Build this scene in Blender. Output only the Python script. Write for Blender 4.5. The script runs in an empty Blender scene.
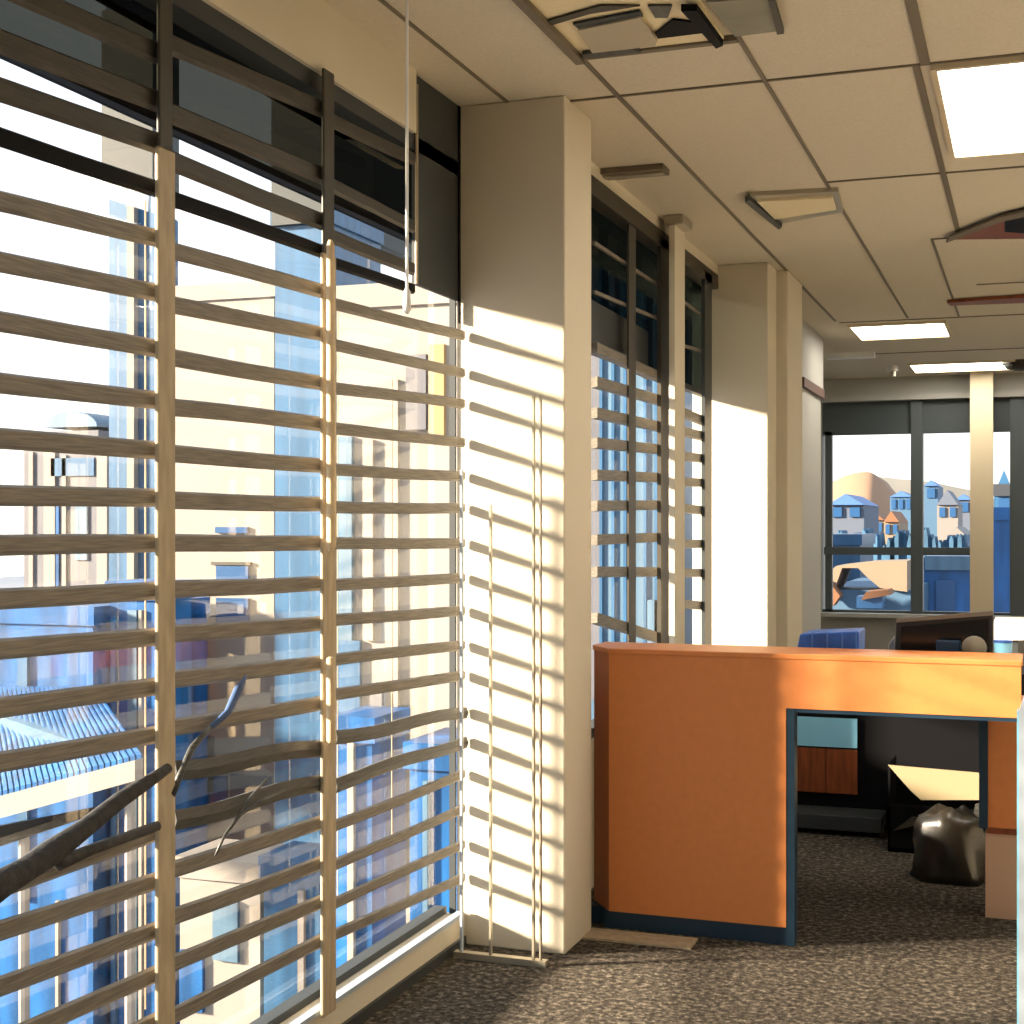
import bpy, bmesh, math, random
from mathutils import Vector
random.seed(7)
S = bpy.context.scene
C = S.collection
# ------------------------------------------------------------------ camera geometry
F, EYE, HOR = 1440.0, 1.52, 525.0
TH = math.atan(520/1440.0)
CT, ST = math.cos(TH), math.sin(TH)
CEIL = 3.04
def ray(px):
    r = (px-512)/F
    return r*CT-ST, r*ST+CT          # world X, Y per unit of depth
def onX(px, py, X):
    a, b = ray(px); d = X/a
    return Vector((X, b*d, EYE+(HOR-py)/F*d))
def onY(px, py, Y):
    a, b = ray(px); d = Y/b
    return Vector((a*d, Y, EYE+(HOR-py)/F*d))
def onZ(px, py, Z):
    d = F*(Z-EYE)/(HOR-py); a, b = ray(px)
    return Vector((a*d, b*d, Z))
# ------------------------------------------------------------------ materials
def mat(name, col, rough=.6, metal=0, spec=.4, noise=0, nscale=20, bump=0, bscale=60, emit=None, es=0, stretch=(1,1,1)):
    m = bpy.data.materials.new(name); m.use_nodes = True
    nt = m.node_tree; b = nt.nodes['Principled BSDF']
    b.inputs['Base Color'].default_value = (*col, 1); b.inputs['Roughness'].default_value = rough
    b.inputs['Metallic'].default_value = metal; b.inputs['Specular IOR Level'].default_value = spec
    tc = nt.nodes.new('ShaderNodeTexCoord'); mp = nt.nodes.new('ShaderNodeMapping')
    mp.inputs['Scale'].default_value = stretch
    nt.links.new(tc.outputs['Object'], mp.inputs[0])
    if noise:
        n = nt.nodes.new('ShaderNodeTexNoise'); n.inputs['Scale'].default_value = nscale; n.inputs['Detail'].default_value = 5
        nt.links.new(mp.outputs[0], n.inputs['Vector'])
        r = nt.nodes.new('ShaderNodeValToRGB')
        r.color_ramp.elements[0].position = .3; r.color_ramp.elements[1].position = .7
        r.color_ramp.elements[0].color = (*[max(0, c*(1-noise)) for c in col], 1)
        r.color_ramp.elements[1].color = (*[min(1, c*(1+noise)) for c in col], 1)
        nt.links.new(n.outputs['Fac'], r.inputs[0]); nt.links.new(r.outputs[0], b.inputs['Base Color'])
    if bump:
        n2 = nt.nodes.new('ShaderNodeTexNoise'); n2.inputs['Scale'].default_value = bscale; n2.inputs['Detail'].default_value = 4
        nt.links.new(mp.outputs[0], n2.inputs['Vector'])
        bp = nt.nodes.new('ShaderNodeBump'); bp.inputs['Strength'].default_value = bump; bp.inputs['Distance'].default_value = .01
        nt.links.new(n2.outputs['Fac'], bp.inputs['Height']); nt.links.new(bp.outputs[0], b.inputs['Normal'])
    if emit:
        b.inputs['Emission Color'].default_value = (*emit, 1); b.inputs['Emission Strength'].default_value = es
    return m
def glass(name, tint=(1,1,1), refl=.06):
    m = bpy.data.materials.new(name); m.use_nodes = True
    nt = m.node_tree; nt.nodes.clear()
    o = nt.nodes.new('ShaderNodeOutputMaterial'); mx = nt.nodes.new('ShaderNodeMixShader')
    t = nt.nodes.new('ShaderNodeBsdfTransparent'); g = nt.nodes.new('ShaderNodeBsdfGlossy')
    t.inputs[0].default_value = (*tint, 1); g.inputs['Roughness'].default_value = .02
    lw = nt.nodes.new('ShaderNodeFresnel'); lw.inputs[0].default_value = 1.45
    ml = nt.nodes.new('ShaderNodeMath'); ml.operation = 'MULTIPLY'; ml.inputs[1].default_value = refl/.06*.13
    nt.links.new(lw.outputs[0], ml.inputs[0]); nt.links.new(ml.outputs[0], mx.inputs[0])
    nt.links.new(t.outputs[0], mx.inputs[1]); nt.links.new(g.outputs[0], mx.inputs[2]); nt.links.new(mx.outputs[0], o.inputs[0])
    return m
def carpet():
    m = mat('carpet', (.06,.05,.04), rough=.95, spec=.1)
    nt = m.node_tree; b = nt.nodes['Principled BSDF']
    tc = nt.nodes.new('ShaderNodeTexCoord')
    n = nt.nodes.new('ShaderNodeTexNoise'); n.inputs['Scale'].default_value = 42; n.inputs['Detail'].default_value = 7; n.inputs['Roughness'].default_value = .75
    n2 = nt.nodes.new('ShaderNodeTexNoise'); n2.inputs['Scale'].default_value = 1.6
    nt.links.new(tc.outputs['Object'], n.inputs['Vector']); nt.links.new(tc.outputs['Object'], n2.inputs['Vector'])
    r = nt.nodes.new('ShaderNodeValToRGB')
    e = r.color_ramp.elements; e[0].position = .40; e[0].color = (.028,.024,.02,1); e[1].position = .66; e[1].color = (.33,.28,.22,1)
    x = e.new(.52); x.color = (.09,.076,.06,1)
    mx = nt.nodes.new('ShaderNodeMix'); mx.data_type = 'RGBA'; mx.blend_type = 'MULTIPLY'; mx.inputs[0].default_value = .5
    nt.links.new(n.outputs['Fac'], r.inputs[0]); nt.links.new(r.outputs[0], mx.inputs[6]); nt.links.new(n2.outputs['Color'], mx.inputs[7])
    nt.links.new(r.outputs[0], b.inputs['Base Color'])
    bp = nt.nodes.new('ShaderNodeBump'); bp.inputs['Strength'].default_value = .9; bp.inputs['Distance'].default_value = .02
    nt.links.new(n.outputs['Fac'], bp.inputs['Height']); nt.links.new(bp.outputs[0], b.inputs['Normal'])
    return m
M = dict(
 wall=mat('painted_wall', (.61,.55,.435), .8, noise=.03, nscale=2, bump=.1, bscale=120),
 wall2=mat('grey_wall', (.40,.39,.36), .8, bump=.1, bscale=120),
 trimw=mat('beige_trim', (.60,.50,.34), .55),
 ceil=mat('ceiling_tile', (.61,.545,.43), .9, noise=.05, nscale=90, bump=.25, bscale=220),
 grid=mat('ceiling_grid', (.16,.13,.09), .6),
 carpet=carpet(),
 slat=mat('slat_wood', (.178,.156,.125), .5, noise=.35, nscale=9, stretch=(6,1,25)),
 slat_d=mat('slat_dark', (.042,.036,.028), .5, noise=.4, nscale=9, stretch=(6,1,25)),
 slat_g=mat('slat_bent_grey', (.05,.05,.045), .45, noise=.5, nscale=12, stretch=(6,1,20)),
 black=mat('black_metal', (.004,.004,.005), .6, spec=.1),
 dark=mat('dark_grey', (.035,.04,.042), .5),
 mull=mat('mullion_beige', (.40,.32,.21), .5, noise=.2, nscale=8, stretch=(4,4,1)),
 wand=mat('wand_wood', (.66,.50,.30), .45, noise=.12, nscale=6),
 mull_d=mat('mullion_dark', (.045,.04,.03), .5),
 glass=glass('clear_glass'), glass2=glass('plain_glass',(1,1,1),.015), tint=glass('tinted_glass', (.10,.12,.12)), tint2=glass('smoky_glass', (.22,.22,.20)),
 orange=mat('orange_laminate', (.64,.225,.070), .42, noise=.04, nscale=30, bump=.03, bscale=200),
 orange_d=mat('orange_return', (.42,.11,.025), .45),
 navy=mat('navy_edge', (.012,.035,.065), .4),
 cream=mat('cream', (.78,.66,.42), .5),
 peach=mat('peach_laminate', (.62,.40,.27), .5),
 brown=mat('brown_wood', (.20,.05,.015), .45, noise=.3, nscale=6, stretch=(8,8,1)),
 ltblue=mat('light_blue_gloss', (.22,.52,.72), .25),
 blue=mat('blue_plastic', (.03,.12,.48), .4, noise=.3, nscale=14),
 white=mat('white_plastic', (.8,.8,.8), .4),
 bwhite=mat('bluish_white', (.36,.42,.50), .35),
 screen=mat('screen', (.01,.01,.011), .12),
 plastic=mat('black_plastic', (.02,.02,.02), .5),
 mesh=mat('beige_mesh', (.30,.27,.21), .7, bump=.8, bscale=300),
 cord=mat('white_cord', (.85,.86,.88), .3),
 metal=mat('dull_metal', (.42,.38,.30), .4, metal=.6),
 lamp=mat('lamp_panel', (.9,.9,.9), .5, emit=(1,.93,.80), es=7),
 bark=mat('bark', (.022,.021,.02), .7, bump=.8, bscale=30),
 paper=mat('paper', (.27,.22,.13), .8),
 # outside
 fcream=mat('facade_cream', (.245,.215,.185), .8, noise=.04, nscale=.8),
 fwhite=mat('facade_white', (.23,.205,.18), .8, noise=.05, nscale=1.2, stretch=(1,1,.1)),
 fblue=mat('facade_blue', (.026,.088,.175), .4, noise=.25, nscale=1.3, stretch=(4,4,.3)),
 fblue2=mat('facade_deep_blue', (.008,.075,.22), .35, noise=.5, nscale=1.1, stretch=(3,3,.5)),
 fpale=mat('facade_pale_blue', (.065,.125,.185), .5, noise=.22, nscale=1.6, stretch=(3,3,.25)),
 fgrey=mat('facade_grey', (.10,.10,.115), .7, noise=.15, nscale=1.3, stretch=(2,2,.3)),
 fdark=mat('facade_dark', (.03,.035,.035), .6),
 fwin=mat('window_blue', (.02,.07,.17), .3),
 pave=mat('pavement', (.16,.18,.22), .9, noise=.1, nscale=.4),
 hill=mat('hill_earth', (.22,.13,.08), .9, noise=.18, nscale=.05),
 hill2=mat('hill_grey', (.17,.155,.13), .9, noise=.2, nscale=.06),
  hcream=mat('house_cream', (.19,.14,.095), .8), hwhite=mat('house_white', (.17,.155,.145), .8), hgrey=mat('house_grey', (.08,.095,.13), .8), hblue=mat('house_blue',(.045,.10,.17),.7),
 roof=mat('roof_tile', (.17,.075,.035), .8), roofb=mat('roof_blue', (.05,.12,.28), .6),
 foliage=mat('bluish_bushes', (.04,.10,.17), .9, noise=.5, nscale=.6),
)
# ------------------------------------------------------------------ mesh building
class MB:
    def __init__(s): s.v=[]; s.f=[]
    def box(s, x0,x1,y0,y1,z0,z1):
        n=len(s.v)
        for z in (z0,z1):
            for (x,y) in ((x0,y0),(x1,y0),(x1,y1),(x0,y1)): s.v.append((x,y,z))
        s.f += [[n+i for i in q] for q in ((3,2,1,0),(4,5,6,7),(0,1,5,4),(1,2,6,5),(2,3,7,6),(3,0,4,7))]
        return s
    def prism(s, pts, d):      # polygon pts (3d) extruded by vector d
        n=len(s.v); k=len(pts); d=Vector(d)
        s.v += [tuple(Vector(p)) for p in pts]+[tuple(Vector(p)+d) for p in pts]
        s.f.append([n+i for i in range(k)][::-1]); s.f.append([n+k+i for i in range(k)])
        for i in range(k):
            j=(i+1)%k; s.f.append([n+i,n+j,n+k+j,n+k+i])
        return s
    def sweep(s, pts, prof, up=(1,0,0)):   # prof: list of (a,b) or per-point lists; a along `up`, b along the other normal
        n=len(s.v); pts=[Vector(p) for p in pts]; up=Vector(up)
        m=None
        for i,p in enumerate(pts):
            t=(pts[min(i+1,len(pts)-1)]-pts[max(i-1,0)]).normalized()
            b=t.cross(up).normalized(); a=b.cross(t).normalized()
            pr=prof[i] if isinstance(prof[0][0],(tuple,list)) else prof
            m=len(pr)
            for (u,w) in pr: s.v.append(tuple(p+a*u+b*w))
        for i in range(len(pts)-1):
            for j in range(m):
                k=(j+1)%m; s.f.append([n+i*m+j,n+i*m+k,n+(i+1)*m+k,n+(i+1)*m+j])
        s.f.append([n+j for j in range(m)][::-1]); e=n+(len(pts)-1)*m; s.f.append([e+j for j in range(m)])
        return s
    def tube(s, pts, r, seg=8):
        rr = r if isinstance(r,(list,tuple)) else [r]*len(pts)
        prof=[[(q*math.cos(2*math.pi*j/seg),q*math.sin(2*math.pi*j/seg)) for j in range(seg)] for q in rr]
        d=(Vector(pts[-1])-Vector(pts[0])).normalized()
        up=(1,0,0) if abs(d.x)<.8 else (0,0,1)
        return s.sweep(pts,prof,up)
    def build(s, name, m, parent=None, bevel=0, smooth=False):
        me=bpy.data.meshes.new(name); me.from_pydata(s.v,[],s.f)
        bm=bmesh.new(); bm.from_mesh(me); bmesh.ops.recalc_face_normals(bm,faces=bm.faces); bm.to_mesh(me); bm.free()
        me.materials.append(m); o=bpy.data.objects.new(name,me); C.objects.link(o)
        if parent is not None:
            o.parent=parent; o.matrix_parent_inverse=parent.matrix_world.inverted() if False else parent_inv(parent)
        if bevel:
            b=o.modifiers.new('bevel','BEVEL'); b.width=bevel; b.segments=2; b.limit_method='ANGLE'
        if smooth:
            for p in me.polygons: p.use_smooth=True
        return o
from mathutils import Matrix
def parent_inv(p):      # roots are only translated
    if p.type == 'MESH': return Matrix.Identity(4)
    loc = Vector(p.location); q = p.parent
    while q is not None: loc += Vector(q.location); q = q.parent
    return Matrix.Translation(-loc)
def tag(o, label, cat, group=None, kind=None):
    if label: o['label']=label
    if cat: o['category']=cat
    if group: o['group']=group
    if kind: o['kind']=kind
    return o
def thing(name, loc, label, cat, group=None):
    o=bpy.data.objects.new(name,None); C.objects.link(o); o.location=loc; o.empty_display_size=.1
    return tag(o,label,cat,group)
def struct(name, mb, m, **k):
    o=mb.build(name,m,**k); o['kind']='structure'; return o
def sroot(name, loc):
    o=bpy.data.objects.new(name,None); C.objects.link(o); o.location=loc; o['kind']='structure'; return o

XW = -1.935     # window wall
XV = -1.73      # second window wall
XP = -1.62      # third wall piece
# ------------------------------------------------------------------ room shell
struct('floor', MB().prism([(-2.05,-3.2,-.15),(.55,-3.2,-.15),(.55,16.2,-.15),(-2.4,16.2,-.15),(-2.4,11.7,-.15),(-2.05,11.7,-.15)],(0,0,.15)), M['carpet'])
struct('floor_bounce', MB().box(.55,4.2,-3.2,16.2,-.15,0), mat('pale_bounce',(.70,.655,.56),.6,noise=.04,nscale=5))  # unseen floor right of the view, made pale to bounce sunlight onto the ceiling
struct('ceiling', MB().box(-2.4,4.2,-3.2,16.2,CEIL,CEIL+.15), M['ceil'])
struct('wall_right', MB().box(4.0,4.2,-3.2,16.2,0,CEIL), M['wall'])
struct('wall_back', MB().box(-2.4,4.0,-3.2,-3.0,0,CEIL), M['wall'])
# left wall: low sill wall, head above the windows, solid part behind the camera
p0y=onX(415,120,-1.94).y
w=MB(); w.box(-2.2,-2.0,.9,4.85,2.83,CEIL); w.box(-2.045,XW,.9,4.85,0,.11); w.box(-2.2,XW,.9,p0y,2.83,CEIL); w.box(-2.2,XW,-3.0,.9,0,CEIL)
struct('wall_left', w, M['wall'])
struct('baseboard_left', MB().box(XW,XW+.012,.9,4.84,0,.035), M['dark'])
# first pier
struct('wall_pier_near', MB().box(-1.965,-1.553,4.85,5.18,0,CEIL), M['wall'], bevel=.006)
# second window wall
w=MB(); w.box(-1.9,XV,5.18,8.33,0,.62); w.box(-1.9,XV,5.18,8.33,2.98,CEIL); w.box(-1.9,XV,5.18,5.5,.62,2.98)
struct('wall_left_rear', w, M['wall'])
w=MB(); w.box(-1.88,-1.435,8.33,8.62,0,CEIL); 
struct('wall_pier_middle', w, M['wall'], bevel=.006)
struct('wall_pier_middle_return', MB().box(-1.80,-1.366,8.62,9.19,0,CEIL), M['wall'], bevel=.01)
w=MB(); w.box(-1.80,XP,9.19,11.9,0,2.62); w.box(-1.80,XP+.02,9.19,11.9,2.62,CEIL)
struct('wall_left_far', w, M['wall2'])
struct('trim_1', MB().box(XP,XP+.03,10.8,11.9,2.55,2.62), mat('rust_trim',(.10,.05,.035),.6))
struct('wall_left_end', MB().box(-2.4,-2.3,11.7,16.0,0,CEIL).box(-2.3,-1.80,11.7,11.8,0,CEIL), M['wall2'])
YF=15.3
w=MB(); w.box(-2.4,4.0,YF,YF+.25,0,.60); w.box(-2.2,4.0,YF-.05,YF+.25,2.80,CEIL); w.box(-2.2,-2.07,YF,YF+.25,.6,2.8); w.box(1.9,4.0,YF,YF+.25,.6,2.8)
struct('wall_far', w, M['wall2'])
struct('trim_2', MB().box(-2.2,4.0,YF-.12,YF-.05,2.80,2.86).box(-2.2,4.0,YF-.16,YF-.0,.57,.61), M['wall2'])
struct('trim_4', MB().box(-1.553,-1.15,5.06,5.19,0,.008), M['mull'])
# ceiling grid (T bars) as slim real bars
g=MB(); 
for X,y0,y1,wd in ((-1.77,-3,4.92,.006),(-1.377,-3,10.9,.008),(-.858,-3,10.9,.007),(-.33,-3,4.92,.016),(-.36,4.92,7.95,.012),(-.50,7.95,11.0,.006),(.27,-3,15.0,.010),(.80,-3,15.0,.010),(1.33,-3,15,.01),(1.86,-3,15,.01),(2.4,-3,15,.01),(2.93,-3,15,.01),(3.46,-3,15,.01)):
    g.box(X-wd,X+wd,y0,y1,CEIL-.006,CEIL+.002)
for Y,x0,x1 in ((4.92,-1.93,4),(6.47,-.86,4),(7.95,-.50,4),(9.55,-.33,4),(11.0,-1.36,4),(13.1,-1.6,4),(3.37,-1.93,4),(1.82,-1.93,4),(.27,-1.93,4)):
    g.box(x0,x1,Y-.006,Y+.006,CEIL-.006,CEIL+.002)
struct('trim_3', g, M['grid'])

# ------------------------------------------------------------------ window 1 (big left window)
win=sroot('window_1',(XW,2.9,.11))
XG=-2.03
ymul=[2.0,2.93,3.82]
f=MB(); f.box(-2.045,-2.0,.9,4.84,.11,.135); f.box(-2.08,-1.95,.9,4.85,2.78,2.83); f.box(-1.99,-1.967,4.84,4.85,.11,2.83)
f.build('frame',M['dark'],win)
tr=onX(0,40,XW); tr2=onX(330,178,XW)
def line_z(pts, Y):
    for (a,b) in zip(pts[:-1],pts[1:]):
        if Y<=b.y or b is pts[-1]: return a.z+(b.z-a.z)*(Y-a.y)/(b.y-a.y)
def mullion(Y, wd, zs, px, name='mullion'):
    MB().box(XW+.020,XW+.032,Y-wd,Y+wd,.11,zs).build(name,M['mull'],win,bevel=.004)
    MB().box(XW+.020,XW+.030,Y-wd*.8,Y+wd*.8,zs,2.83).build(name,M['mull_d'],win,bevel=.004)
for (pa,pb,zs) in ((158,175,2.40),(323,336,2.30)):
    a=onX(pa,500,XW+.03).y; b=onX(pb,500,XW+.03).y
    mullion((a+b)/2,(b-a)/2,zs,pa)
mullion(2.0,.03,2.4,0); mullion(1.1,.03,2.4,0)
MB().box(XG-.004,XG+.004,.9,4.80,.13,2.50).build('pane',M['glass'],win)
MB().box(XG-.004,XG+.004,.9,4.80,2.52,2.79).build('tinted_pane',M['tint2'],win)
MB().box(-2.04,-2.0,.9,4.80,2.50,2.52).build('transom_rail',M['black'],win)
# pale blue sill strip along the bottom of the glass
MB().box(XW-.02,XW+.008,1.0,4.83,.11,.125).build('sill_edge',M['bwhite'],win)

# blinds : pixel rows of each slat on the window plane
B1=[(199,240),(259,294),(321,350),(381,401),(438,451),(495,498),(546,543),(598,590),(650,636),(709,685),(762,733),(889,829),(932,878),(989,927),(1045,970),(1100,1016)]
B2=[(250,293),(304,335),(357,384),(407,425),(453,466),(500,504),(543,543),(589,583),(634,623),(680,662),(728,702),(871,820),(918,860),(965,899),(1018,937)]
B3=[(303,334),(344,372),(388,403),(428,442),(469,476),(507,508),(543,543),(585,578),(620,611),(660,646),(695,676),(827,776),(866,811),(905,847),(936,880)]
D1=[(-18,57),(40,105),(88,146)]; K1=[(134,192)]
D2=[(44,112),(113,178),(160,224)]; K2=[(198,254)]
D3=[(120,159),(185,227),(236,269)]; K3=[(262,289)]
BEND1=[]; BEND2=[(770,746),(820,780)]; BEND3=[(738,712),(784,741)]
def wplane(px,py): return onX(px,py,XW)
def slatset(mb, rows, pa, pb, h, dep):
    lens=[(-dep,-h*.6),(0,-h),(dep,-h*.75),(dep,h*.6),(0,h),(-dep,h*.75)]
    for (ya,yb) in rows:
        a,b=wplane(pa,ya),wplane(pb,yb)
        n=7; pts=[]
        wob=random.uniform(-.0016,.0016)
        for i in range(n):
            t=i/(n-1); p=a.lerp(b,t); p.z+=wob*math.sin(t*math.pi)*2+random.uniform(-.0006,.0006); pts.append(p)
        mb.sweep(pts,lens,(1,0,0))
def blind(pa, pb, rows, dk, bk, bend, label, cords, wand=None, h=.0215, pd=None):
    pd = pd or pb
    ya=wplane(pa,500).y; yb=wplane(pb,500).y
    t=thing('window_blind',(XW,(ya+yb)/2,.15),label,'window blind','slatted blinds in the large left window')
    m=MB(); slatset(m,rows,pa,pb,h,.008); m.build('slats',M['slat'],t)
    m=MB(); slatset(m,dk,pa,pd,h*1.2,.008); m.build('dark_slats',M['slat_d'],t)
    m=MB(); slatset(m,bk,pa,pd,h*.95,.008); m.build('head_rail',M['black'],t)
    for r in bend:
        m=MB(); a,b=wplane(pa,r[0]),wplane(pb,r[1]); pts=[]
        for i in range(9):
            u=i/8; p=a.lerp(b,u); p.z+=.006*math.sin(u*7+r[0]); p.x+=.006; pts.append(p)
        m.sweep(pts,[(-.012,-h*.9),(.008,-h*1.15),(.016,0),(.010,h*1.1),(-.012,h*.8)],(1,0,0)); m.build('bent_slat',M['slat_g'],t)
    for c in cords:
        top,bot=wplane(c[0],c[1]),wplane(c[0],c[2])
        MB().tube([top+Vector((-.018,0,0)),bot+Vector((-.018,0,0))],.0022,6).build('ladder_cord',M['mull'],t)
    if wand:
        for (px,y0,y1) in wand:
            a,b=onX(px,y0,XW+.064),onX(px+1,y1,XW+.064)
            MB().tube([a,a.lerp(b,.02),b.lerp(a,.03),b],[.006,.012,.014,.009],10).build('wand',M['wand'],t,smooth=True)
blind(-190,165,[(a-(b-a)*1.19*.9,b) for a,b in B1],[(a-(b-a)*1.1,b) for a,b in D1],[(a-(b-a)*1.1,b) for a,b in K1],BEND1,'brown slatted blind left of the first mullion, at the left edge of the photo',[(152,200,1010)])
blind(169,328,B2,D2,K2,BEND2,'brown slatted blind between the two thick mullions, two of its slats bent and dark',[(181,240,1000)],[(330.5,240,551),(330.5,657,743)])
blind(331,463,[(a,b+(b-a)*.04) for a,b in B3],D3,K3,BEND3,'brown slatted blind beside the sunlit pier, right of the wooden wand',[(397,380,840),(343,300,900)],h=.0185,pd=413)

# hanging cord
a=onZ(406,-60,CEIL); a=Vector((-1.62,0,CEIL)); ax,ay=ray(407); a=Vector((-1.62,ay*(-1.62/ax),CEIL)); z1=EYE+(HOR-292)/F*(-1.62/ax)
t=thing('hanging_cord',(a.x,a.y,z1),'thin white cord hanging from the ceiling in front of the left window','cord')
MB().tube([a,(a.x,a.y,z1)],.0048,8).build('cord',M['cord'],t)
MB().tube([(a.x,a.y,z1+.01),(a.x,a.y,z1),(a.x,a.y,z1-.05),(a.x,a.y,z1-.06)],[.005,.010,.012,.004],10).build('tassel',M['white'],t,smooth=True)
MB().tube([a,(a.x,a.y,CEIL-.02)],.018,12).build('ceiling_hook',M['metal'],t)
# dark side panel beside the pier
p0=onX(415,120,-1.95)
t=thing('window_side_panel',(-1.9,4.6,2.28),'tall dark grey panel filling the top corner between blind and pier','panel')
MB().box(-1.962,-1.950,p0.y,4.845,2.33,3.035).build('panel',M['dark'],t)
MB().box(-1.950,-1.947,4.825,4.845,2.25,3.035).build('edge_strip',M['black'],t)
MB().tube([(-1.944,p0.y,2.33),(-1.944,p0.y,3.0)],.006).build('rail',M['mull'],t)
# glass sheet in front of the pier
t=thing('glass_screen',(-1.74,4.70,0),'clear glass sheet with thin grey posts standing in front of the sunlit pier','glass screen')
MB().box(-1.905,-1.575,4.697,4.703,.02,2.1).build('pane',M['glass'],t)
for px,y0 in ((461,470),(533,395),(540,395),(490,505)):
    q=onY(px,y0,4.69); ww=.0035 if px!=540 else .0025
    MB().box(q.x-ww,q.x+ww,4.688,4.706,.0,q.z).build('post',M['metal'] if px!=461 else M['bwhite'],t)
MB().box(-1.91,-1.57,4.685,4.715,0,.022).build('floor_channel',M['metal'],t)
# branch and twig lying across the blind
def wp2(px,py,dx=.05): return onX(px,py,XW+dx)
t=thing('bare_branch',wp2(0,885),'dark bare branch slanting across the lower left blind','branch')
MB().tube([wp2(-40,915),wp2(0,884),wp2(25,870),wp2(50,853),wp2(85,828),wp2(120,800),wp2(152,779),wp2(168,768)],[.03,.03,.026,.028,.021,.019,.015,.012],8).build('limb',M['bark'],t,smooth=True)
MB().tube([wp2(50,853),wp2(60,863),wp2(90,850),wp2(157,826)],[.014,.016,.013,.012],8).build('side_limb',M['bark'],t,smooth=True)
t=thing('curved_twig',wp2(176,790),'thin curved grey twig rising beside the first mullion','twig')
MB().tube([wp2(172,795,.03),wp2(182,770,.03),wp2(192,748,.03),wp2(203,735,.03),wp2(210,728,.03)],[.009,.008,.009,.008,.007],7).build('stem',M['slat_g'],t,smooth=True)
MB().tube([wp2(210,728,.03),wp2(228,712,.03),wp2(238,690,.03),wp2(246,676,.03)],[.007,.010,.012,.004],7).build('tip',mat('slate_leaf',(.05,.09,.2),.5),t,smooth=True)
t=thing('split_twig',wp2(215,860),'pale thin twig splitting below the bent dark slat','twig')
MB().tube([wp2(215,856,.035),wp2(225,835,.035),wp2(240,815,.035),wp2(262,800,.035),wp2(285,790,.035)],[.003,.004,.005,.004,.003],6).build('stem',M['slat_g'],t,smooth=True)
MB().tube([wp2(232,826,.035),wp2(248,800,.035),wp2(268,778,.035)],[.003,.004,.003],6).build('stem',M['slat_g'],t,smooth=True)

# ------------------------------------------------------------------ window 2
w2=sroot('window_2',(XV,7,.62))
def yv(px): return onX(px,500,XV).y
f=MB(); f.box(-1.83,-1.75,5.5,8.33,.62,.66); f.box(-1.80,-1.725,5.5,8.33,2.90,2.98)
f.build('frame',M['mull_d'],w2)
MB().box(-1.745,-1.725,yv(704),yv(711),.62,2.95).build('frame_post',M['dark'],w2)
MB().box(-1.745,-1.725,yv(660),yv(668),.62,2.95).build('frame_post',M['mull_d'],w2)
MB().box(-1.745,-1.722,yv(669),yv(680),.62,2.95).build('mullion',M['wall'],w2)
MB().box(-1.745,-1.735,yv(630),yv(637),.62,2.95).build('mullion',M['mull_d'],w2)
MB().box(-1.815,-1.807,5.5,8.32,.66,2.27).build('pane',M['glass2'],w2)
MB().box(-1.815,-1.807,5.5,8.32,2.30,2.92).build('tinted_pane',M['tint'],w2)
MB().box(-1.83,-1.79,5.5,8.32,2.27,2.30).build('transom_rail',M['dark'],w2)
def vp(px,py): return onX(px,py,XV-.03)
def blind2(pa,pb,rows,label,dark):
    t=thing('window_blind',(XV,vp((pa+pb)/2,500).y,.7),label,'window blind','slatted blinds in the second window')
    m=MB()
    for (ya,yb) in rows:
        a,b=vp(pa,ya),vp(pb,yb); m.sweep([a,a.lerp(b,.5),b],[(-.015,-.02),(.015,-.024),(.015,.02),(-.015,.024)],(1,0,0))
    m.build('slats',M['slat'],t)
    m=MB()
    for (ya,yb) in dark:
        a,b=vp(pa,ya),vp(pb,yb); m.sweep([a,b],[(-.006,-.008),(.006,-.008),(.006,.008),(-.006,.008)],(1,0,0))
    m.build('upper_rail',M['slat'],t)
r2=[(348,380),(382,402),(413,428),(443,450),(475,478),(506,505),(540,537),(572,572),(618,640)]
blind2(594,665,r2,'brown slatted blind in the second window, directly behind the near pier',[(243,290),(292,322)])
r3=[(412,422),(431,437),(456,459),(482,483),(508,511),(544,544),(573,573),(604,606)]
blind2(681,705,r3,'narrow slatted blind in the second window, right of the beige post',[(300,318),(345,352)])
m=thing('roller_shade',(XV-.03,6.4,2.0),'dark grey roller shade half lowered in the second window','shade')
a0,a1=vp(560,286),vp(665,352)
MB().prism([(XV-.065,5.5,2.29),(XV-.065,yv(660),2.25),(XV-.065,yv(660),2.48),(XV-.065,5.5,2.50)],(.006,0,0)).build('fabric',M['dark'],m)
MB().tube([(XV-.06,5.5,2.29),(XV-.06,yv(660),2.25)],.012).build('hem_bar',M['mull_d'],m)
# ceiling-to-counter slim post & bracket
q=onX(676,500,-1.66)
t=thing('slim_post',(-1.66,q.y,0),'slim beige post from floor to ceiling in front of the second window','post')
MB().box(-1.675,-1.645,onX(672,500,-1.66).y,onX(682,500,-1.66).y,0,CEIL-.02).build('shaft',M['wall'],t,bevel=.003)
MB().box(-1.70,-1.60,q.y-.10,q.y+.10,CEIL-.05,CEIL).build('bracket',M['metal'],t,bevel=.01)

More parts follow.
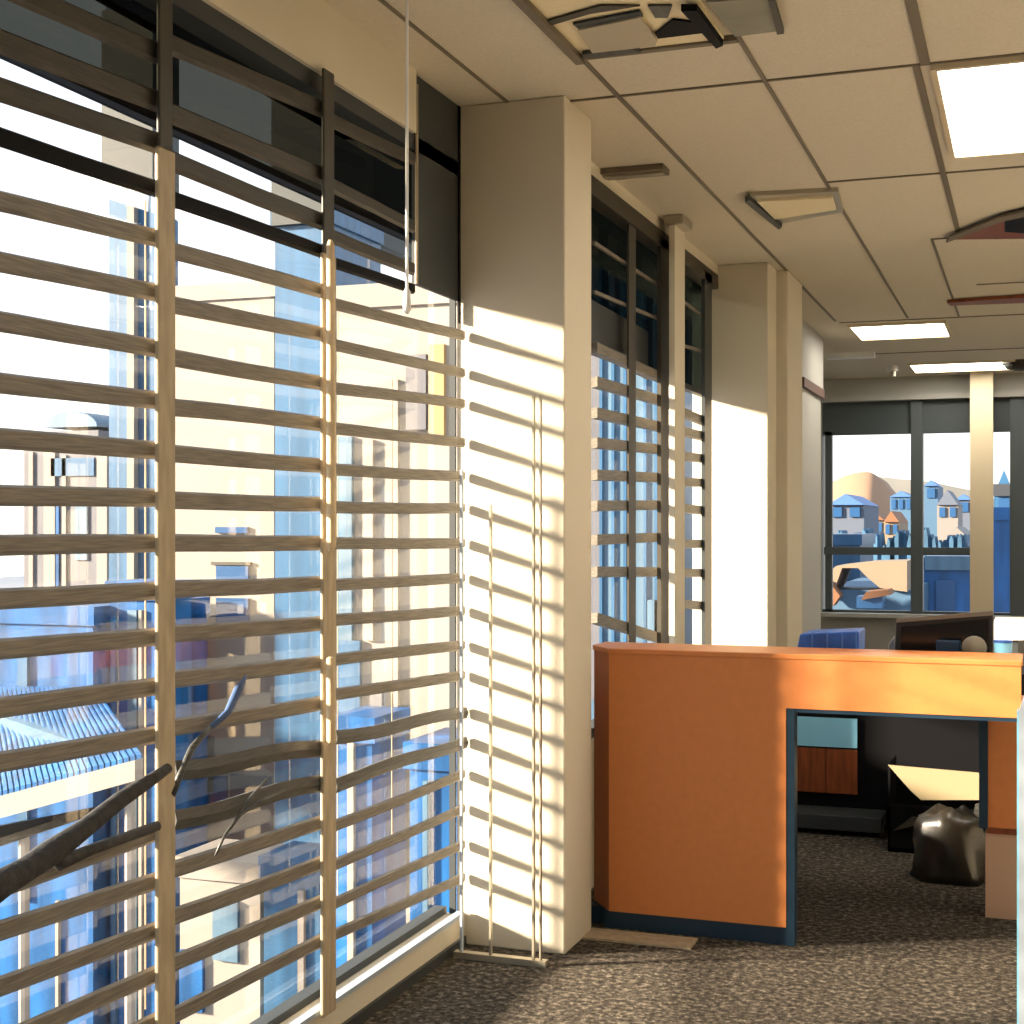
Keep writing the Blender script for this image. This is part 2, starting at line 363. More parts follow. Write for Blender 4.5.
# ------------------------------------------------------------------ far window
w3=sroot('window_3',(-1,YF,.6))
fr=MB(); fr.box(-2.07,1.9,YF+.02,YF+.10,2.46,2.80); fr.box(-2.07,1.9,YF+.02,YF+.10,.60,.635); fr.box(-1.97,-2.04,YF+.02,YF+.1,.6,2.5)
fr.build('frame',mat('frame_slate',(.06,.075,.08),.5),w3)
slate=mat('mullion_slate',(.07,.085,.09),.5)
for (pa,pb) in ((911,923),(1010,1032)):
    a=onY(pa,500,YF).x; b=onY(pb,500,YF).x
    MB().box(a,b,YF-.04,YF+.12,.6,2.80).build('mullion',slate,w3)
MB().box(-2.05,-.40,YF,YF+.07,1.21,1.29).build('transom_rail',slate,w3)
MB().box(-2.07,1.9,YF+.06,YF+.065,.62,2.47).build('pane',M['glass'],w3)
a=onY(970,500,14.95).x; b=onY(993,500,14.95).x
struct('wall_pier_far', MB().box(a,b,14.95,15.17,0,CEIL), M['trimw'])

# ------------------------------------------------------------------ ceiling fittings
def lamp(x0,x1,y0,y1,label):
    t=thing('ceiling_light',((x0+x1)/2,(y0+y1)/2,CEIL),label,'ceiling light','ceiling light panels')
    MB().box(x0+.02,x1-.02,y0+.02,y1-.02,CEIL-.012,CEIL-.006).build('diffuser',M['lamp'],t)
    f=MB(); f.box(x0,x1,y0,y0+.02,CEIL-.02,CEIL); f.box(x0,x1,y1-.02,y1,CEIL-.02,CEIL); f.box(x0,x0+.02,y0+.02,y1-.02,CEIL-.02,CEIL); f.box(x1-.02,x1,y0+.02,y1-.02,CEIL-.02,CEIL)
    f.build('frame',M['trimw'],t)
lamp(-.315,.25,4.94,6.17,'large bright square ceiling light in the upper right corner')
lamp(-1.32,-.60,11.15,12.0,'bright ceiling light beyond the second pier, left of the far pair')
lamp(-1.10,.02,14.0,14.75,'long bright ceiling light just before the far window')
for (x,y) in ((1.9,1.9),(1.9,5.5),(1.9,9),(3,13),(-.3,.6)):
    lamp(x-.3,x+.3,y-.6,y+.6,'bright ceiling light outside the right edge of the view')
# damaged cassette vent
zc=CEIL
t=thing('ceiling_vent',(-1.1,4.15,zc),'large broken ceiling vent with cream flaps and black openings at the top of the photo','vent')
def cp(px,py,dz=0): 
    p=onZ(px,py,CEIL); p.z-=dz; return p
MB().box(-1.375,-.90,3.6,4.44,zc-.010,zc-.002).build('backing',M['cream'],t)
f=MB(); f.box(-1.39,-1.36,3.6,4.46,zc-.03,zc); f.box(-1.36,-.86,4.43,4.46,zc-.018,zc); f.build('frame',M['grid'],t)
MB().prism([cp(655,28,.012),cp(673,14,.012),cp(702,18,.012),cp(706,27,.012),cp(658,33,.012)],(0,0,-.006)).build('opening',M['black'],t)
MB().prism([cp(573,18,.012),cp(578,22,.012),cp(643,10,.012),cp(640,5,.012)],(0,0,-.008)).build('slot',M['dark'],t)
MB().prism([cp(545,16,.012),cp(550,20,.012),cp(590,8,.012),cp(640,0,.012),cp(600,0,.012)],(0,0,-.006)).build('slot',M['mull_d'],t)
MB().prism([cp(582,47,.012),cp(583,52,.012),cp(641,45,.012),cp(630,40,.012),cp(612,43,.012)],(0,0,-.012)).build('slot',M['slat_g'],t)
MB().prism([cp(578,22,.02),cp(640,9,.02),cp(657,33,.02),cp(655,38,.02),cp(592,45,.02)],(0,0,-.006)).build('flap',mat('vent_flap',(.45,.39,.29),.7),t)
MB().prism([cp(648,0,.012),cp(655,12,.012),cp(668,12,.012),cp(672,0,.012)],(0,0,-.006)).build('slot',M['slat_g'],t)
MB().prism([cp(681,-3,.02),cp(697,-3,.02),cp(723,33,.02),cp(716,36,.02)],(0,0,-.02)).build('strut',M['black'],t)
t=thing('ceiling_hatch',(-.8,3.95,zc),'grey-green square ceiling hatch right of the broken vent','hatch')
MB().prism([cp(706,-4,.004),cp(772,-8,.004),cp(781,25,.004),cp(735,31,.004)],(0,0,-.014)).build('panel',mat('hatch_green',(.20,.19,.14),.5,noise=.2,nscale=6),t)
MB().prism([cp(768,-8,.004),cp(774,-8,.004),cp(784,26,.004),cp(777,27,.004)],(0,0,-.02)).build('edge_bar',M['mull_d'],t)
# second vent
t=thing('ceiling_vent',cp(795,204),'small cream louvred vent mid-ceiling before the second pier','vent')
MB().prism([cp(747,192),cp(838,187),cp(843,208),cp(775,221)],(0,0,-.02)).build('housing',M['metal'],t)
MB().prism([cp(757,195,.02),cp(832,191,.02),cp(836,203,.02),cp(775,213,.02)],(0,0,-.012)).build('louvre',M['cream'],t)
MB().prism([cp(745,194,.01),cp(749,191,.01),cp(782,219,.01),cp(779,222,.01)],(0,0,-.03)).build('edge_bar',M['dark'],t)
# broken tile opening at right
t=thing('open_ceiling_tile',cp(990,225),'dark gap of a sagging ceiling tile at the right edge','ceiling opening')
MB().prism([cp(947,237,.008),cp(1000,213,.008),cp(1060,200,.008),cp(1060,236,.008)],(0,0,-.006)).build('backing',M['brown'],t)
MB().prism([cp(1005,213,.015),cp(1060,204,.015),cp(1060,232,.015),cp(1005,228,.015)],(0,0,-.006)).build('hole',M['black'],t)
MB().prism([cp(946,238,.015),cp(950,232,.015),cp(1000,212,.015),cp(1060,198,.015),cp(1060,204,.015),cp(1003,216,.015)],(0,0,-.012)).build('edge_bar',M['grid'],t)
t=thing('ceiling_slot',cp(985,297),'long narrow rust-coloured slot in the ceiling at the right edge','ceiling slot')
MB().prism([cp(947,299,.006),cp(1060,291,.006),cp(1060,298,.006),cp(950,302,.006)],(0,0,-.02)).build('slot',M['brown'],t)
# linear diffuser above second window
t=thing('linear_diffuser',cp(632,174),'slim dark linear air diffuser on the ceiling beside the near pier','diffuser')
a,b=cp(570,171),cp(671,171)
MB().box(a.x-.02,b.x,a.y,a.y+.12,CEIL-.025,CEIL).build('housing',M['grid'],t)
MB().box(a.x+.05,b.x-.01,a.y+.03,a.y+.08,CEIL-.033,CEIL-.025).build('blade',M['metal'],t)
# sensor + rail near far light
t=thing('sprinkler_head',cp(893,366),'small silver sprinkler head left of the far ceiling light','sprinkler')
c=cp(893,366)
MB().tube([(c.x,c.y,CEIL+.01),(c.x,c.y,CEIL-.05)],.05,12).build('plate',M['white'],t)
MB().tube([(c.x,c.y,CEIL-.05),(c.x,c.y,CEIL-.10)],.025,10).build('nozzle',M['metal'],t)
t=thing('smoke_detector',cp(1018,362),'dark domed smoke detector at the far right of the ceiling','smoke detector')
c=cp(1020,361)
MB().tube([(c.x,c.y,CEIL),(c.x,c.y,CEIL-.03)],.16,16).build('base',M['mull_d'],t)
MB().tube([(c.x,c.y,CEIL-.03),(c.x,c.y,CEIL-.07),(c.x,c.y,CEIL-.09)],[.15,.12,.05],16).build('dome',M['mull_d'],t,smooth=True)
t=thing('ceiling_rail',cp(850,353),'pale narrow rail on the ceiling beyond the second pier','rail')
c0,c1=cp(826,353),cp(874,351)
MB().box(c0.x,c1.x,c0.y,c0.y+.12,CEIL-.05,CEIL).build('rail',M['white'],t)

# ------------------------------------------------------------------ reception desk
YD=5.23; TOP=1.055
t=thing('reception_desk',(-.9,YD,0),'orange reception desk with a large knee opening, standing behind the near pier','desk')
HB=.858      # header bottom
xo=onY(786,800,YD).x     # left edge of opening
fp=MB(); fp.box(-1.50,xo,YD,YD+.045,.065,HB); fp.box(-1.50,-.035,YD,YD+.045,HB,TOP-.02)
fp.build('front_panel',M['orange'],t)
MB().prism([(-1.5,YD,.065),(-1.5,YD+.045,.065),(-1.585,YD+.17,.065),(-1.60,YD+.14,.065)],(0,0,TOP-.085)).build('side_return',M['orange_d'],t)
MB().prism([(-1.5,YD-.005,TOP-.02),(-.03,YD-.005,TOP-.02),(-.03,YD+.30,TOP-.02),(-1.60,YD+.30,TOP-.02),(-1.605,YD+.135,TOP-.02)],(0,0,.02)).build('counter_top',M['orange'],t,bevel=.004)
pl=MB(); pl.box(-1.52,xo+.02,YD+.008,YD+.05,0,.065); pl.box(-1.60,-1.52,YD+.05,YD+.17,0,.065); pl.build('plinth',M['navy'],t)
MB().box(xo,xo+.03,YD+.002,YD+.07,0,HB).build('opening_jamb',M['navy'],t)
MB().box(xo+.03,-.035,YD+.005,YD+.07,HB-.014,HB).build('opening_head',M['navy'],t)
MB().box(-1.58,-.04,YD+.30,6.1,HB-.005,HB+.03).build('worktop',M['dark'],t)
xa=onY(988,800,5.86).x
MB().box(xa,.25,5.86,6.10,.35,.84).build('side_cabinet',M['orange'],t)
MB().box(xa-.005,.26,5.85,6.10,.33,.352).build('cabinet_shelf',M['brown'],t)
MB().box(xa-.01,.25,5.87,6.10,.0,.33).build('cabinet_base',M['peach'],t)
MB().box(onY(979,800,5.84).x,xa,5.84,6.08,.35,.85).build('cabinet_post',M['navy'],t)
# worktop leg support
MB().box(-1.55,-1.50,5.95,6.0,0,HB-.005).build('leg',M['black'],t)
# back cabinet seen through the opening
YB=7.35
t=thing('low_cabinet',(-.6,YB,0),'long black cabinet with brown doors seen through the knee opening of the desk','cabinet')
nl=onY(795,720,YB).x; nr=onY(857,720,YB).x
z=lambda py,Y=YB,px=830: onY(px,py,Y).z
bz=MB(); bz.box(-1.35,.6,YB+.02,YB+.45,.10,.80); bz.box(-1.35,.6,YB+.05,YB+.45,0,.10)
bz.build('carcass',M['black'],t)
MB().box(nl-.04,(nl+nr)/2-.002,YB,YB+.02,z(793),z(749)).build('door',M['brown'],t)
MB().box((nl+nr)/2+.002,nr,YB,YB+.02,z(793),z(749)).build('door',M['brown'],t)
MB().box(nl-.04,nr,YB,YB+.02,z(747),z(718)).build('glazed_drawer',M['ltblue'],t)
MB().box(nl-.2,onY(886,800,YB).x,YB-.20,YB+.02,z(822),z(807)).build('ledge',M['dark'],t,bevel=.005)
t=thing('black_carton',(-.45,6.95,0),'open black carton with a cream sheet on top, on the floor inside the desk opening','box')
ya=6.9
a=onY(888,833,ya); b=onY(984,833,ya)
MB().box(a.x,b.x,ya,ya+.32,0,.02).box(a.x,b.x,ya,ya+.01,0,onY(900,805,ya).z).box(a.x,a.x+.01,ya,ya+.32,0,onY(888,765,ya).z).box(a.x,b.x,ya+.31,ya+.32,0,.30).box(b.x-.01,b.x,ya,ya+.32,0,.2).build('body',M['black'],t)
MB().prism([onY(888,765,ya-.012),onY(980,773,ya-.012),onY(980,800,ya-.012),onY(921,800,ya-.012),onY(910,790,ya-.012)],(0,.01,0)).build('sheet',M['paper'],t)
MB().prism([onY(975,805,ya-.03),onY(990,800,ya-.03),onY(990,818,ya-.03),onY(973,818,ya-.03)],(0,.02,0)).build('flap',M['slat_g'],t)
MB().prism([onY(893,831,ya-.012),onY(912,817,ya-.012),onY(925,818,ya-.012),onY(930,822,ya-.012)],(0,.008,0)).build('flap',M['slat_d'],t)
t=thing('plastic_sack',(-.35,6.5,0),'crumpled shiny dark plastic sack on the floor inside the desk opening','bag')
me=MB(); n=22; k=10
c=onY(950,905,6.45); c.z=0
rings=[]
random.seed(3)
for i in range(k):
    u=i/(k-1); hh=.30*u; base=.16*(1-.30*u**2)
    for j in range(n):
        an=2*math.pi*j/n; rr=base*(1+.10*math.sin(5*an+i*.5)+.05*math.sin(11*an-i*.7)+.03*random.uniform(-1,1))
        if i==k-1: rr*=.55
        me.v.append((c.x+rr*math.cos(an)*1.0, c.y+rr*math.sin(an)*.7, hh+(.02*math.sin(3*an) if i==k-1 else 0)))
for i in range(k-1):
    for j in range(n):
        q=(j+1)%n; me.f.append([i*n+j,i*n+q,(i+1)*n+q,(i+1)*n+j])
me.f.append(list(range(n))[::-1]); me.f.append([(k-1)*n+j for j in range(n)])
me.build('sack',mat('sack_film',(.016,.013,.009),.3,spec=.6),t,smooth=True)
# things on the desk
WZ=HB+.032
t=thing('computer_monitor',(-.45,5.78,WZ),'black computer monitor tilted on the desk','monitor')
yb=5.72
p=[onY(896,619,yb),onY(993,611,yb),onY(993,660,yb),onY(893,660,yb)]
zt0,zt1=p[0].z,p[1].z
casing=MB().prism([p[0],p[1],(p[1].x,yb,.93),(p[0].x-.01,yb,.93)],(0,.035,0)).build('casing',M['plastic'],t,bevel=.006)
MB().prism([(p[0].x+.02,yb-.003,zt0-.03),(p[1].x-.015,yb-.003,zt1-.03),(p[1].x-.015,yb-.003,.95),(p[0].x+.015,yb-.003,.95)],(0,.003,0)).build('screen',M['screen'],casing)
MB().prism([p[0]+Vector((0,-.004,0)),p[1]+Vector((0,-.004,0)),p[1]+Vector((0,-.004,-.016)),p[0]+Vector((0,-.004,-.014))],(0,.004,0)).build('top_bezel',mat('bezel_grey',(.22,.19,.15),.4),casing)
MB().prism([(p[0].x-.035,yb+.02,.90),(p[0].x-.002,yb,.90),(p[0].x-.002,yb,zt0-.06),(p[0].x-.03,yb+.02,zt0-.10)],(0,.03,0)).build('side_cover',M['metal'],t,bevel=.006)
MB().box(-.50,-.42,yb+.03,yb+.07,WZ,.98).build('stand',M['plastic'],t)
MB().box(-.58,-.34,yb-.06,yb+.14,WZ-.001,WZ+.012).build('base',M['plastic'],t,bevel=.004)
t=thing('blue_binder_rack',(-.85,5.62,WZ),'low blue paper rack with a slanted left end, left of the monitor','rack')
y0=5.58
A=onY(800,634,y0);Bq=onY(886,632,y0)
MB().prism([(onY(788,652,y0).x,y0,WZ),(A.x,y0,A.z),(Bq.x-.10,y0,Bq.z),(Bq.x-.10,y0,WZ)],(0,.22,0)).build('body',M['blue'],t,bevel=.006)
for i,px in enumerate((812,827,842,856)):
    q=onY(px,633,y0-.004); MB().box(q.x-.002,q.x+.002,y0-.004,y0+.2,WZ,q.z+.003).build('divider',mat('divider_blue',(.10,.25,.6),.4) if i==0 else bpy.data.materials['divider_blue'],t)
t=thing('round_speaker',(-.35,5.60,WZ),'small round mesh-fronted speaker in front of the monitor','speaker')
c=onY(974,648,5.60)
MB().tube([(c.x,5.60,c.z-.002),(c.x,5.60+.02,c.z-.002),(c.x,5.65,c.z-.002)],[.040,.046,.04],18).build('body',M['mesh'],t,smooth=True)
MB().box(c.x-.03,c.x+.03,5.60,5.65,WZ,c.z-.03).build('foot',M['plastic'],t)
t=thing('pen_tray',(-.48,5.62,WZ),'dark blue tray on the desk in front of the monitor','tray')
a=onY(936,641,5.62); b=onY(960,641,5.62)
MB().box(a.x,b.x,5.62,5.68,WZ,a.z).build('tray',mat('tray_navy',(.01,.04,.09),.35),t,bevel=.004)
t=thing('blue_cup',(-.22,5.66,WZ),'small pale blue cup on the desk right of the monitor','cup')
c=onY(1003,650,5.62)
m=MB(); m.tube([(c.x,5.62,WZ),(c.x,5.62,c.z+.03)],[.026,.033],16); m.build('cup',M['ltblue'],t,smooth=True)
MB().tube([(c.x,5.62,c.z+.028),(c.x,5.62,c.z+.036)],[.034,.034],16).build('rim',M['blue'],t)
t=thing('white_shelf',(.0,7.2,0),'white ledge on dark legs behind the desk at the right edge','shelf')
a=onY(994,622,6.6)
MB().prism([(a.x,6.6,onY(994,640,6.6).z),(a.x,6.6,onY(994,621,6.6).z),(.9,6.6,onY(1010,621,6.6).z),(.9,6.6,onY(1010,635,6.6).z)],(0,.3,0)).build('board',M['white'],t)
MB().box(onY(1010,650,6.62).x,onY(1018,650,6.62).x,6.62,6.70,0,onY(1015,636,6.62).z).build('leg',M['dark'],t)
MB().box(.8,.86,6.62,6.70,0,1.02).build('leg',M['dark'],t)
# white partition at right edge
t=thing('partition_screen',(.3,4.6,0),'white low partition screen cut by the right edge of the photo','partition')
a=onY(1019,700,4.6)
MB().prism([(a.x,4.6,.01),(a.x+.0,4.6,.96),(a.x+.05,4.6,1.10),(.7,4.6,1.14),(.7,4.6,.01)],(0,.05,0)).build('panel',M['bwhite'],t)
MB().box(a.x-.006,a.x,4.6,4.65,0,.96).build('edge_strip',M['ltblue'],t)

# ------------------------------------------------------------------ outside
GZ=-6.0
g=struct('ground_outside', MB().box(-140,60,16.6,400,GZ-.5,GZ).box(-140,-2.6,-60,16.6,GZ-.5,GZ), M['pave'])
def zat(px,py,Y): return onY(px,py,Y).z
def bld(name,pa,pb,Y,dep,ytop,m,label,wins=(),extra=None,grp='buildings outside the windows',crown=None,base=GZ):
    x0,x1=onY(pa,500,Y).x,onY(pb,500,Y).x; zt=zat((pa+pb)/2,ytop,Y)
    t=thing(name,((x0+x1)/2,Y,base),label,'building',grp)
    MB().box(x0,x1,Y,Y+dep,base,zt).build('walls',m,t)
    MB().box(x0-.05,x1+.05,Y-.05,Y+dep,zt,zt+.25).build('parapet',m if crown is None else crown,t)
    for (a,b,c,d,wm) in wins:
        MB().box(onY(a,500,Y).x,onY(b,500,Y).x,Y-.06,Y+.02,zat((a+b)/2,d,Y),zat((a+b)/2,c,Y)).build('window',wm,t)
    if extra: extra(t,x0,x1,Y,zt)
    return t
W=M['fwin']
def dome(t,x0,x1,Y,zt):
    a,b=onY(33,430,Y).x,onY(86,430,Y).x; r=(b-a)/2; pts=[]
    for i in range(13):
        an=math.pi*i/12; pts.append(((a+b)/2-r*math.cos(an),Y+.5,zt+.4+.5*r*math.sin(an)))
    MB().prism(pts,(0,4,0)).build('barrel_roof',M['fpale'],t)
bld('office_block',24,98,34,6,440,M['fgrey'],'grey office block with a rounded blue roof, seen through the left blind',
    [(30,34,452,600,M['fwhite']),(57,60,490,620,M['fblue2']),(63,67,455,600,M['fcream']),(52,95,458,476,M['fblue']),(45,56,450,640,M['fcream']),(76,88,500,560,M['fpale']),(98,108,445,700,M['fwhite'])],dome)
def pil(t,x0,x1,Y,zt):
    MB().box(onY(131,500,Y).x,onY(138,500,Y).x,Y-.15,Y,GZ,zt-.3).build('pilaster',M['fwhite'],t)
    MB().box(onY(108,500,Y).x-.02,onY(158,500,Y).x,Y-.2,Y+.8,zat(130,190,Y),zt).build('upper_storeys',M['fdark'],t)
bld('slim_tower',109,157,26,.8,10,M['fblue'],'tall slim blue tower with a white pilaster, left of the first mullion',(),pil)
bld('cream_building',168,274,19,1,300,M['fcream'],'cream building with small blue windows between the two mullions',
    [(217,249,527,533,W),(218,250,566,580,W),(218,250,598,624,W),(213,252,562,565,M['slat_d']),(178,192,590,612,M['fwhite']),(180,200,640,674,M['fpale']),
     (180,215,735,790,M['fgrey']),(205,228,775,812,M['fwin']),(180,206,845,866,M['fblue2']),(210,225,900,930,M['fblue2']),(180,212,940,985,M['fblue']),(232,272,775,800,M['fgrey'])])
bld('blue_tower',275,329,17,1.6,225,M['fblue'],'blue glazed tower right of the cream building',
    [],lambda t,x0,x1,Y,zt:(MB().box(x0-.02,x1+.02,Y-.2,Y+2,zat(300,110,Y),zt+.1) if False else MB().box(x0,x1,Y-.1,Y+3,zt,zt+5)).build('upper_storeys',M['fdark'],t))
bld('pale_building',338,470,14,3,306,M['fwhite'],'pale building with a blue strip, directly left of the near pier',
    [(340,354,437,640,M['fpale']),(396,400,380,900,M['fcream']),(365,375,440,640,M['fcream']),(408,428,355,430,M['fgrey']),(431,446,345,440,mat('gold_reflection',(.24,.16,.07),.5)),(340,362,640,720,M['fblue']),(372,384,690,800,M['fgrey'])])  # the gold piece paints in a gold reflection of the glass
bld('garage_block',-160,93,16,2.8,622,M['fblue2'],'low blue glazed building at the lower left, under a ribbed awning',
    [(20,30,640,900,M['fblue']),(58,61,900,1100,M['fwhite'])])
bld('blue_annex',110,158,16.3,.8,600,M['fblue2'],'narrow blue annex below the slim tower',
    [(114,118,615,1150,M['fblue']),(130,139,610,1150,M['fpale']),(141,144,610,1150,M['fwhite'])])
bld('corner_kiosk',410,470,12.4,1,770,M['fblue2'],'small blue block low beside the pier',[(425,430,780,1000,M['fpale'])])
bld('low_blue_block',335,372,12.6,.8,742,M['fblue2'],'low blue block behind the bent slats of the right blind',[(350,356,742,1000,M['fcream'])])
bld('low_white_block',180,260,15,1,880,M['fwhite'],'low white block at the foot of the cream building',[(182,205,950,1010,M['fblue2']),(215,240,900,960,M['fpale'])])
bld('street_block',264,333,14.8,.8,880,M['fblue'],'wide low blue block at the foot of the blue tower',[(300,306,890,1000,M['fcream'])])
# ribbed awning
t=thing('ribbed_awning',(-9,14,GZ),'ribbed sky-blue awning with a cream edge at the lower left','awning')
YA=13.2
a,b=onY(-60,690,15.8),onY(96,690,15.8)
c,d=onY(143,758,YA),onY(-60,812,YA)
mm=MB(); n=34
for i in range(n):
    u0=i/n; u1=(i+.72)/n
    P=lambda u:(a.lerp(b,u),d.lerp(c,u))
    (p0,q0),(p1,q1)=P(u0),P(u1); mm.prism([p0,p1,q1,q0],(0,0,.05))
cn=MB().prism([a,b,c,d],(0,0,-.08)).build('canopy',M['fpale'],t)
mm.build('ribs',M['fblue2'],cn)
MB().prism([d,c,c+Vector((0,0,-.22)),d+Vector((0,0,-.26))],(0,-.15,0)).build('edge_band',M['fcream'],t)
MB().prism([d+Vector((0,.1,-.3)),onY(95,808,YA+.1),onY(93,815,YA+.1),d+Vector((0,.1,-.62))],(0,.2,0)).build('underside_beam',M['black'],t)
MB().tube([(c.x-.3,YA+.2,GZ),(c.x-.3,YA+.2,c.z-.1)],.06).build('post',M['fwhite'],t)
MB().tube([(d.x+1,YA+.2,GZ),(d.x+1,YA+.2,d.z-.1)],.06).build('post',M['fwhite'],t)
# buildings behind window 2
bld('tall_blue_block',480,672,30,8,140,M['fpale'],'large pale blue block behind the second window',
    [(x,x+3,150,1000,M['fblue']) for x in (600,612,624,644,655)]+[(590,600,345,700,M['fgrey']),(648,664,600,900,M['fpale'])])
bld('white_slab_block',677,699,38,4,380,M['fwhite'],'white slab block with grey windows behind the second window, right of the post',
    [(683,687,415,422,W),(690,697,400,440,M['fblue']),(686,694,500,530,M['fgrey']),(680,684,540,640,M['fgrey'])])
bld('blue_slab_block',699,716,26,3,400,M['fblue'],'slim blue block between the white slab and the second pier',())
# ------------------------------------------------ far view : hills and houses
def hillm(name,prof,Y,dep,m,label):
    q=[]
    P=[prof[0]]+prof+[prof[-1]]
    for i in range(1,len(P)-2):
        for u in (0,.2,.4,.6,.8):
            q.append(tuple(.5*((2*P[i][c])+(-P[i-1][c]+P[i+1][c])*u+(2*P[i-1][c]-5*P[i][c]+4*P[i+1][c]-P[i+2][c])*u*u+(-P[i-1][c]+3*P[i][c]-3*P[i+1][c]+P[i+2][c])*u**3) for c in (0,1)))
    prof=q+[prof[-1]]
    t=MB(); k=len(prof)
    rows=[]
    for j,(s,dy) in enumerate(((1.0,0),(.97,dep*.5),(.3,dep))):
        for (px,py) in prof:
            p=onY(px,py,Y); p.z=GZ+(p.z-GZ)*s; p.y+=dy; t.v.append(tuple(p))
    for (px,py) in prof:
        p=onY(px,py,Y); t.v.append((p.x,Y-dep*.5,GZ))
    for r in (0,1):
        for i in range(k-1): t.f.append([r*k+i,r*k+i+1,(r+1)*k+i+1,(r+1)*k+i])
    for i in range(k-1): t.f.append([i,i+1,3*k+i+1,3*k+i])
    return tag(t.build(name,m,smooth=True),label,'hill')
hillm('sandy_hill',[(780,500),(800,492),(825,485),(845,476),(862,472),(874,474),(885,487),(900,500),(930,520)],190,30,M['hill'],'rounded sandy hill beyond the far window')
hillm('grey_hill',[(840,495),(872,478),(900,479),(930,482),(960,488),(980,492),(1000,500),(1080,506)],260,40,M['hill2'],'long grey-brown hill on the skyline right of the sandy one')
def house(pa,pb,Y,ytop,yroof,m,rm,label,wins=2,base=GZ):
    x0,x1=onY(pa,500,Y).x,onY(pb,500,Y).x; zt=zat(pa,ytop,Y); zr=zat(pa,yroof,Y)
    t=thing('house',((x0+x1)/2,Y,base),label,'house','houses beyond the far window')
    MB().box(x0,x1,Y,Y+6,base,zt).build('walls',m,t)
    o=.02*(x1-x0)
    MB().prism([(x0-o,Y-.2,zt),((x0+x1)/2,Y-.2,zr),(x1+o,Y-.2,zt)],(0,6.4,0)).build('roof',rm,t)
    for i in range(wins):
        u=(i+.5)/wins; xc=x0+(x1-x0)*u; ww=(x1-x0)/wins*.28
        MB().box(xc-ww,xc+ww,Y-.1,Y+.05,zt-(zt-zat(pa,ytop+12,Y)),zt-.2*(zt-zat(pa,ytop+12,Y))).build('window',W,t)
house(828,864,60,505,494,M['hgrey'],M['roofb'],'grey house with a blue roof and mast, at the left of the far window')
house(866,884,90,520,512,M['hcream'],M['roof'],'cream house with a tiled roof right of the grey one')
house(884,899,80,522,511,M['hcream'],M['roof'],'cream house in front of the sandy hill')
house(890,912,120,497,491,M['hblue'],M['roofb'],'pale blue house high on the slope by the central mullion',3)
house(924,938,100,486,480,M['hblue'],M['roofb'],'tall pale blue house just right of the central mullion',1)
house(937,958,90,505,490,M['hwhite'],M['hgrey'],'white house in the middle of the right pane',2)
house(955,972,110,500,494,M['hgrey'],M['roofb'],'small grey house left of the far post',1)
house(948,965,52,535,527,M['hblue'],M['hwhite'],'pale low house near the rail of the right pane',1)
house(994,1014,60,496,470,M['fblue'],M['fblue'],'blue house in the narrow pane right of the far post',1)
# hedge
random.seed(11)
pts=[onY(815+i*4.2,541+random.uniform(-7,7)+3*math.sin(i*.9),46) for i in range(50)]
hm=MB(); pts2=[(pts[0].x,46,GZ)]+[tuple(p) for p in pts]+[(pts[-1].x,46,GZ)]
for i in range(len(pts)-1):
    a,b=pts[i],pts[i+1]; y0=46+random.uniform(-.3,.3)
    hm.prism([(a.x,y0,GZ),(b.x,y0,GZ),(b.x,y0,b.z),((a.x+b.x)/2,y0,max(a.z,b.z)+.12),(a.x,y0,a.z)],(0,1.5,0))
h=tag(hm.build('hedge',M['foliage']),'ragged bluish hedge across the view beyond the far window','hedge')
# near terraces seen through the lower panes
t=thing('terrace_roof',(-5,28,GZ),'pale blue terrace roof with a cream canopy, below the left far pane','roof')
YT=26
MB().box(onY(822,500,YT).x,onY(913,500,YT).x,YT,YT+8,GZ,zat(860,590,YT)).build('slab',M['hblue'],t)
MB().prism([onY(826,575,YT-.2),onY(836,566,YT-.2),onY(870,562,YT-.2),onY(907,561,YT-.2),onY(907,592,YT-.2),onY(880,588,YT-.2),onY(868,578,YT-.2),onY(858,568,YT-.2),onY(842,568,YT-.2),onY(836,585,YT-.2),onY(828,598,YT-.2)],(0,1.5,0)).build('canopy',M['hcream'],t)
MB().box(onY(863,500,YT).x,onY(888,500,YT).x,YT-1,YT-.4,zat(875,605,YT),zat(875,594,YT)).build('vent_box',M['fwin'],t)
MB().prism([onY(861,600,YT-1.1),onY(866,592,YT-1.1),onY(888,590,YT-1.1),onY(890,595,YT-1.1)],(0,.8,0)).build('vent_hood',M['roof'],t)
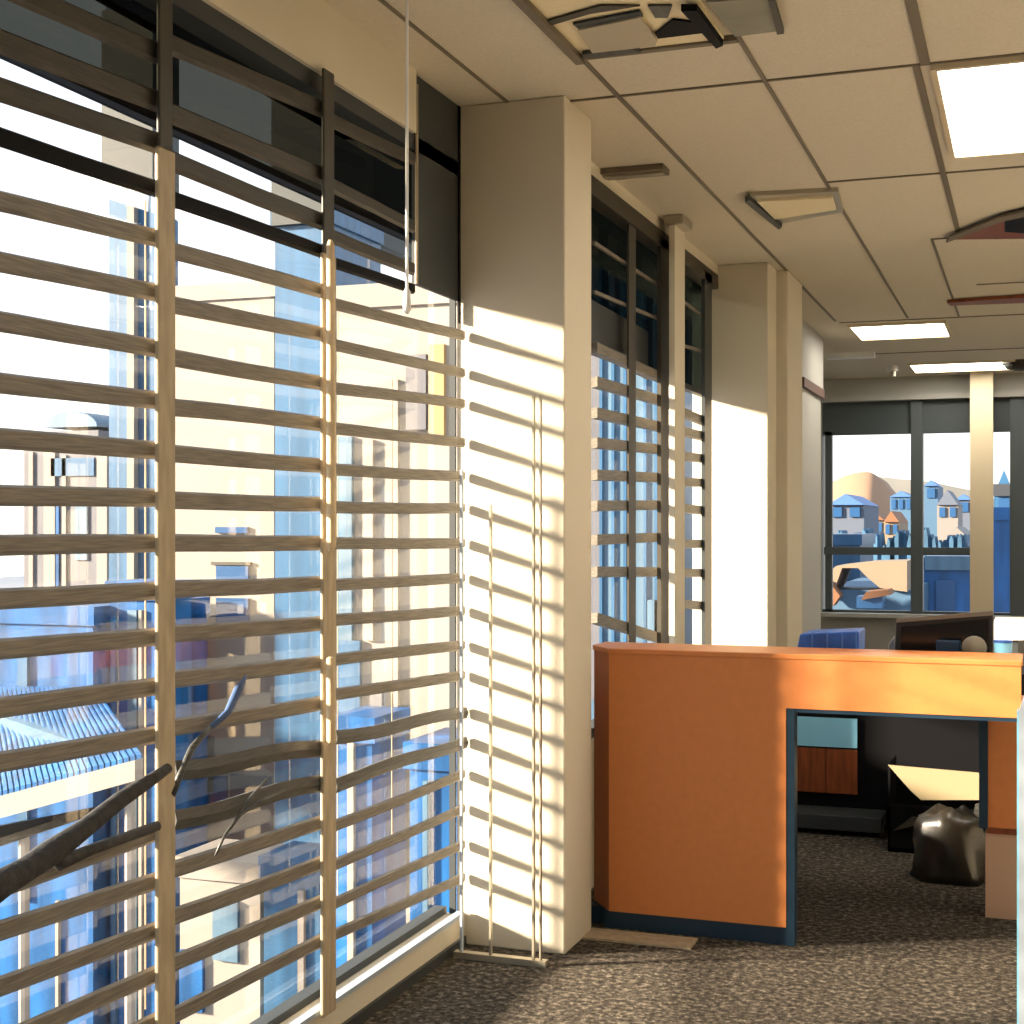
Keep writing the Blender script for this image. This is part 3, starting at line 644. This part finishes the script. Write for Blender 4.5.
MB().prism([onY(827,600,YT-.6),onY(829,582,YT-.6),onY(840,596,YT-.6),onY(833,606,YT-.6)],(0,.5,0)).build('parasol',M['roof'],t)
bld('blue_warehouse',924,972,30,8,570,M['fblue2'],'deep blue warehouse in the lower right far pane',[(925,970,556,570,M['fpale']),(936,955,580,612,W)])
bld('blue_hall',990,1013,30,6,520,M['fblue2'],'blue hall in the narrow pane at the far right',[(991,1012,484,496,M['fcream'])])
bld('blue_shed',822,860,34,3,545,M['fblue'],'blue shed behind the terrace roof',())

# ------------------------------------------------------------------ light
wd=bpy.data.worlds.new('sky'); S.world=wd; wd.use_nodes=True
nt=wd.node_tree; bg=nt.nodes['Background']
tc=nt.nodes.new('ShaderNodeTexCoord'); sp=nt.nodes.new('ShaderNodeSeparateXYZ'); rp=nt.nodes.new('ShaderNodeValToRGB')
nt.links.new(tc.outputs['Generated'],sp.inputs[0]); nt.links.new(sp.outputs['Z'],rp.inputs[0]); nt.links.new(rp.outputs[0],bg.inputs[0])
e=rp.color_ramp.elements; e[0].position=0; e[0].color=(1,.95,.88,1); e[1].position=.6; e[1].color=(.62,.80,1,1)
x=e.new(.15); x.color=(.93,.96,1,1)
bg.inputs[1].default_value=1.0
def sun():
    l=bpy.data.lights.new('sun','SUN'); l.energy=16.5; l.angle=math.radians(5); l.color=(1,.84,.63)
    o=bpy.data.objects.new('sun',l); C.objects.link(o)
    d=Vector((.89,.45,-.27)); o.rotation_euler=d.to_track_quat('-Z','Y').to_euler()
sun()
# ------------------------------------------------------------------ camera
cd=bpy.data.cameras.new('camera'); cam=bpy.data.objects.new('camera',cd); C.objects.link(cam); S.camera=cam
cd.sensor_width=36; cd.lens=F/1024*36; cd.shift_y=(HOR-512)/1024; cd.clip_end=2000
cam.location=(0,0,EYE); cam.rotation_euler=(math.pi/2,0,TH)
S.view_settings.view_transform='Standard'; S.view_settings.look='None'; S.view_settings.gamma=1; S.view_settings.use_curve_mapping=False
S.view_settings.exposure=.92
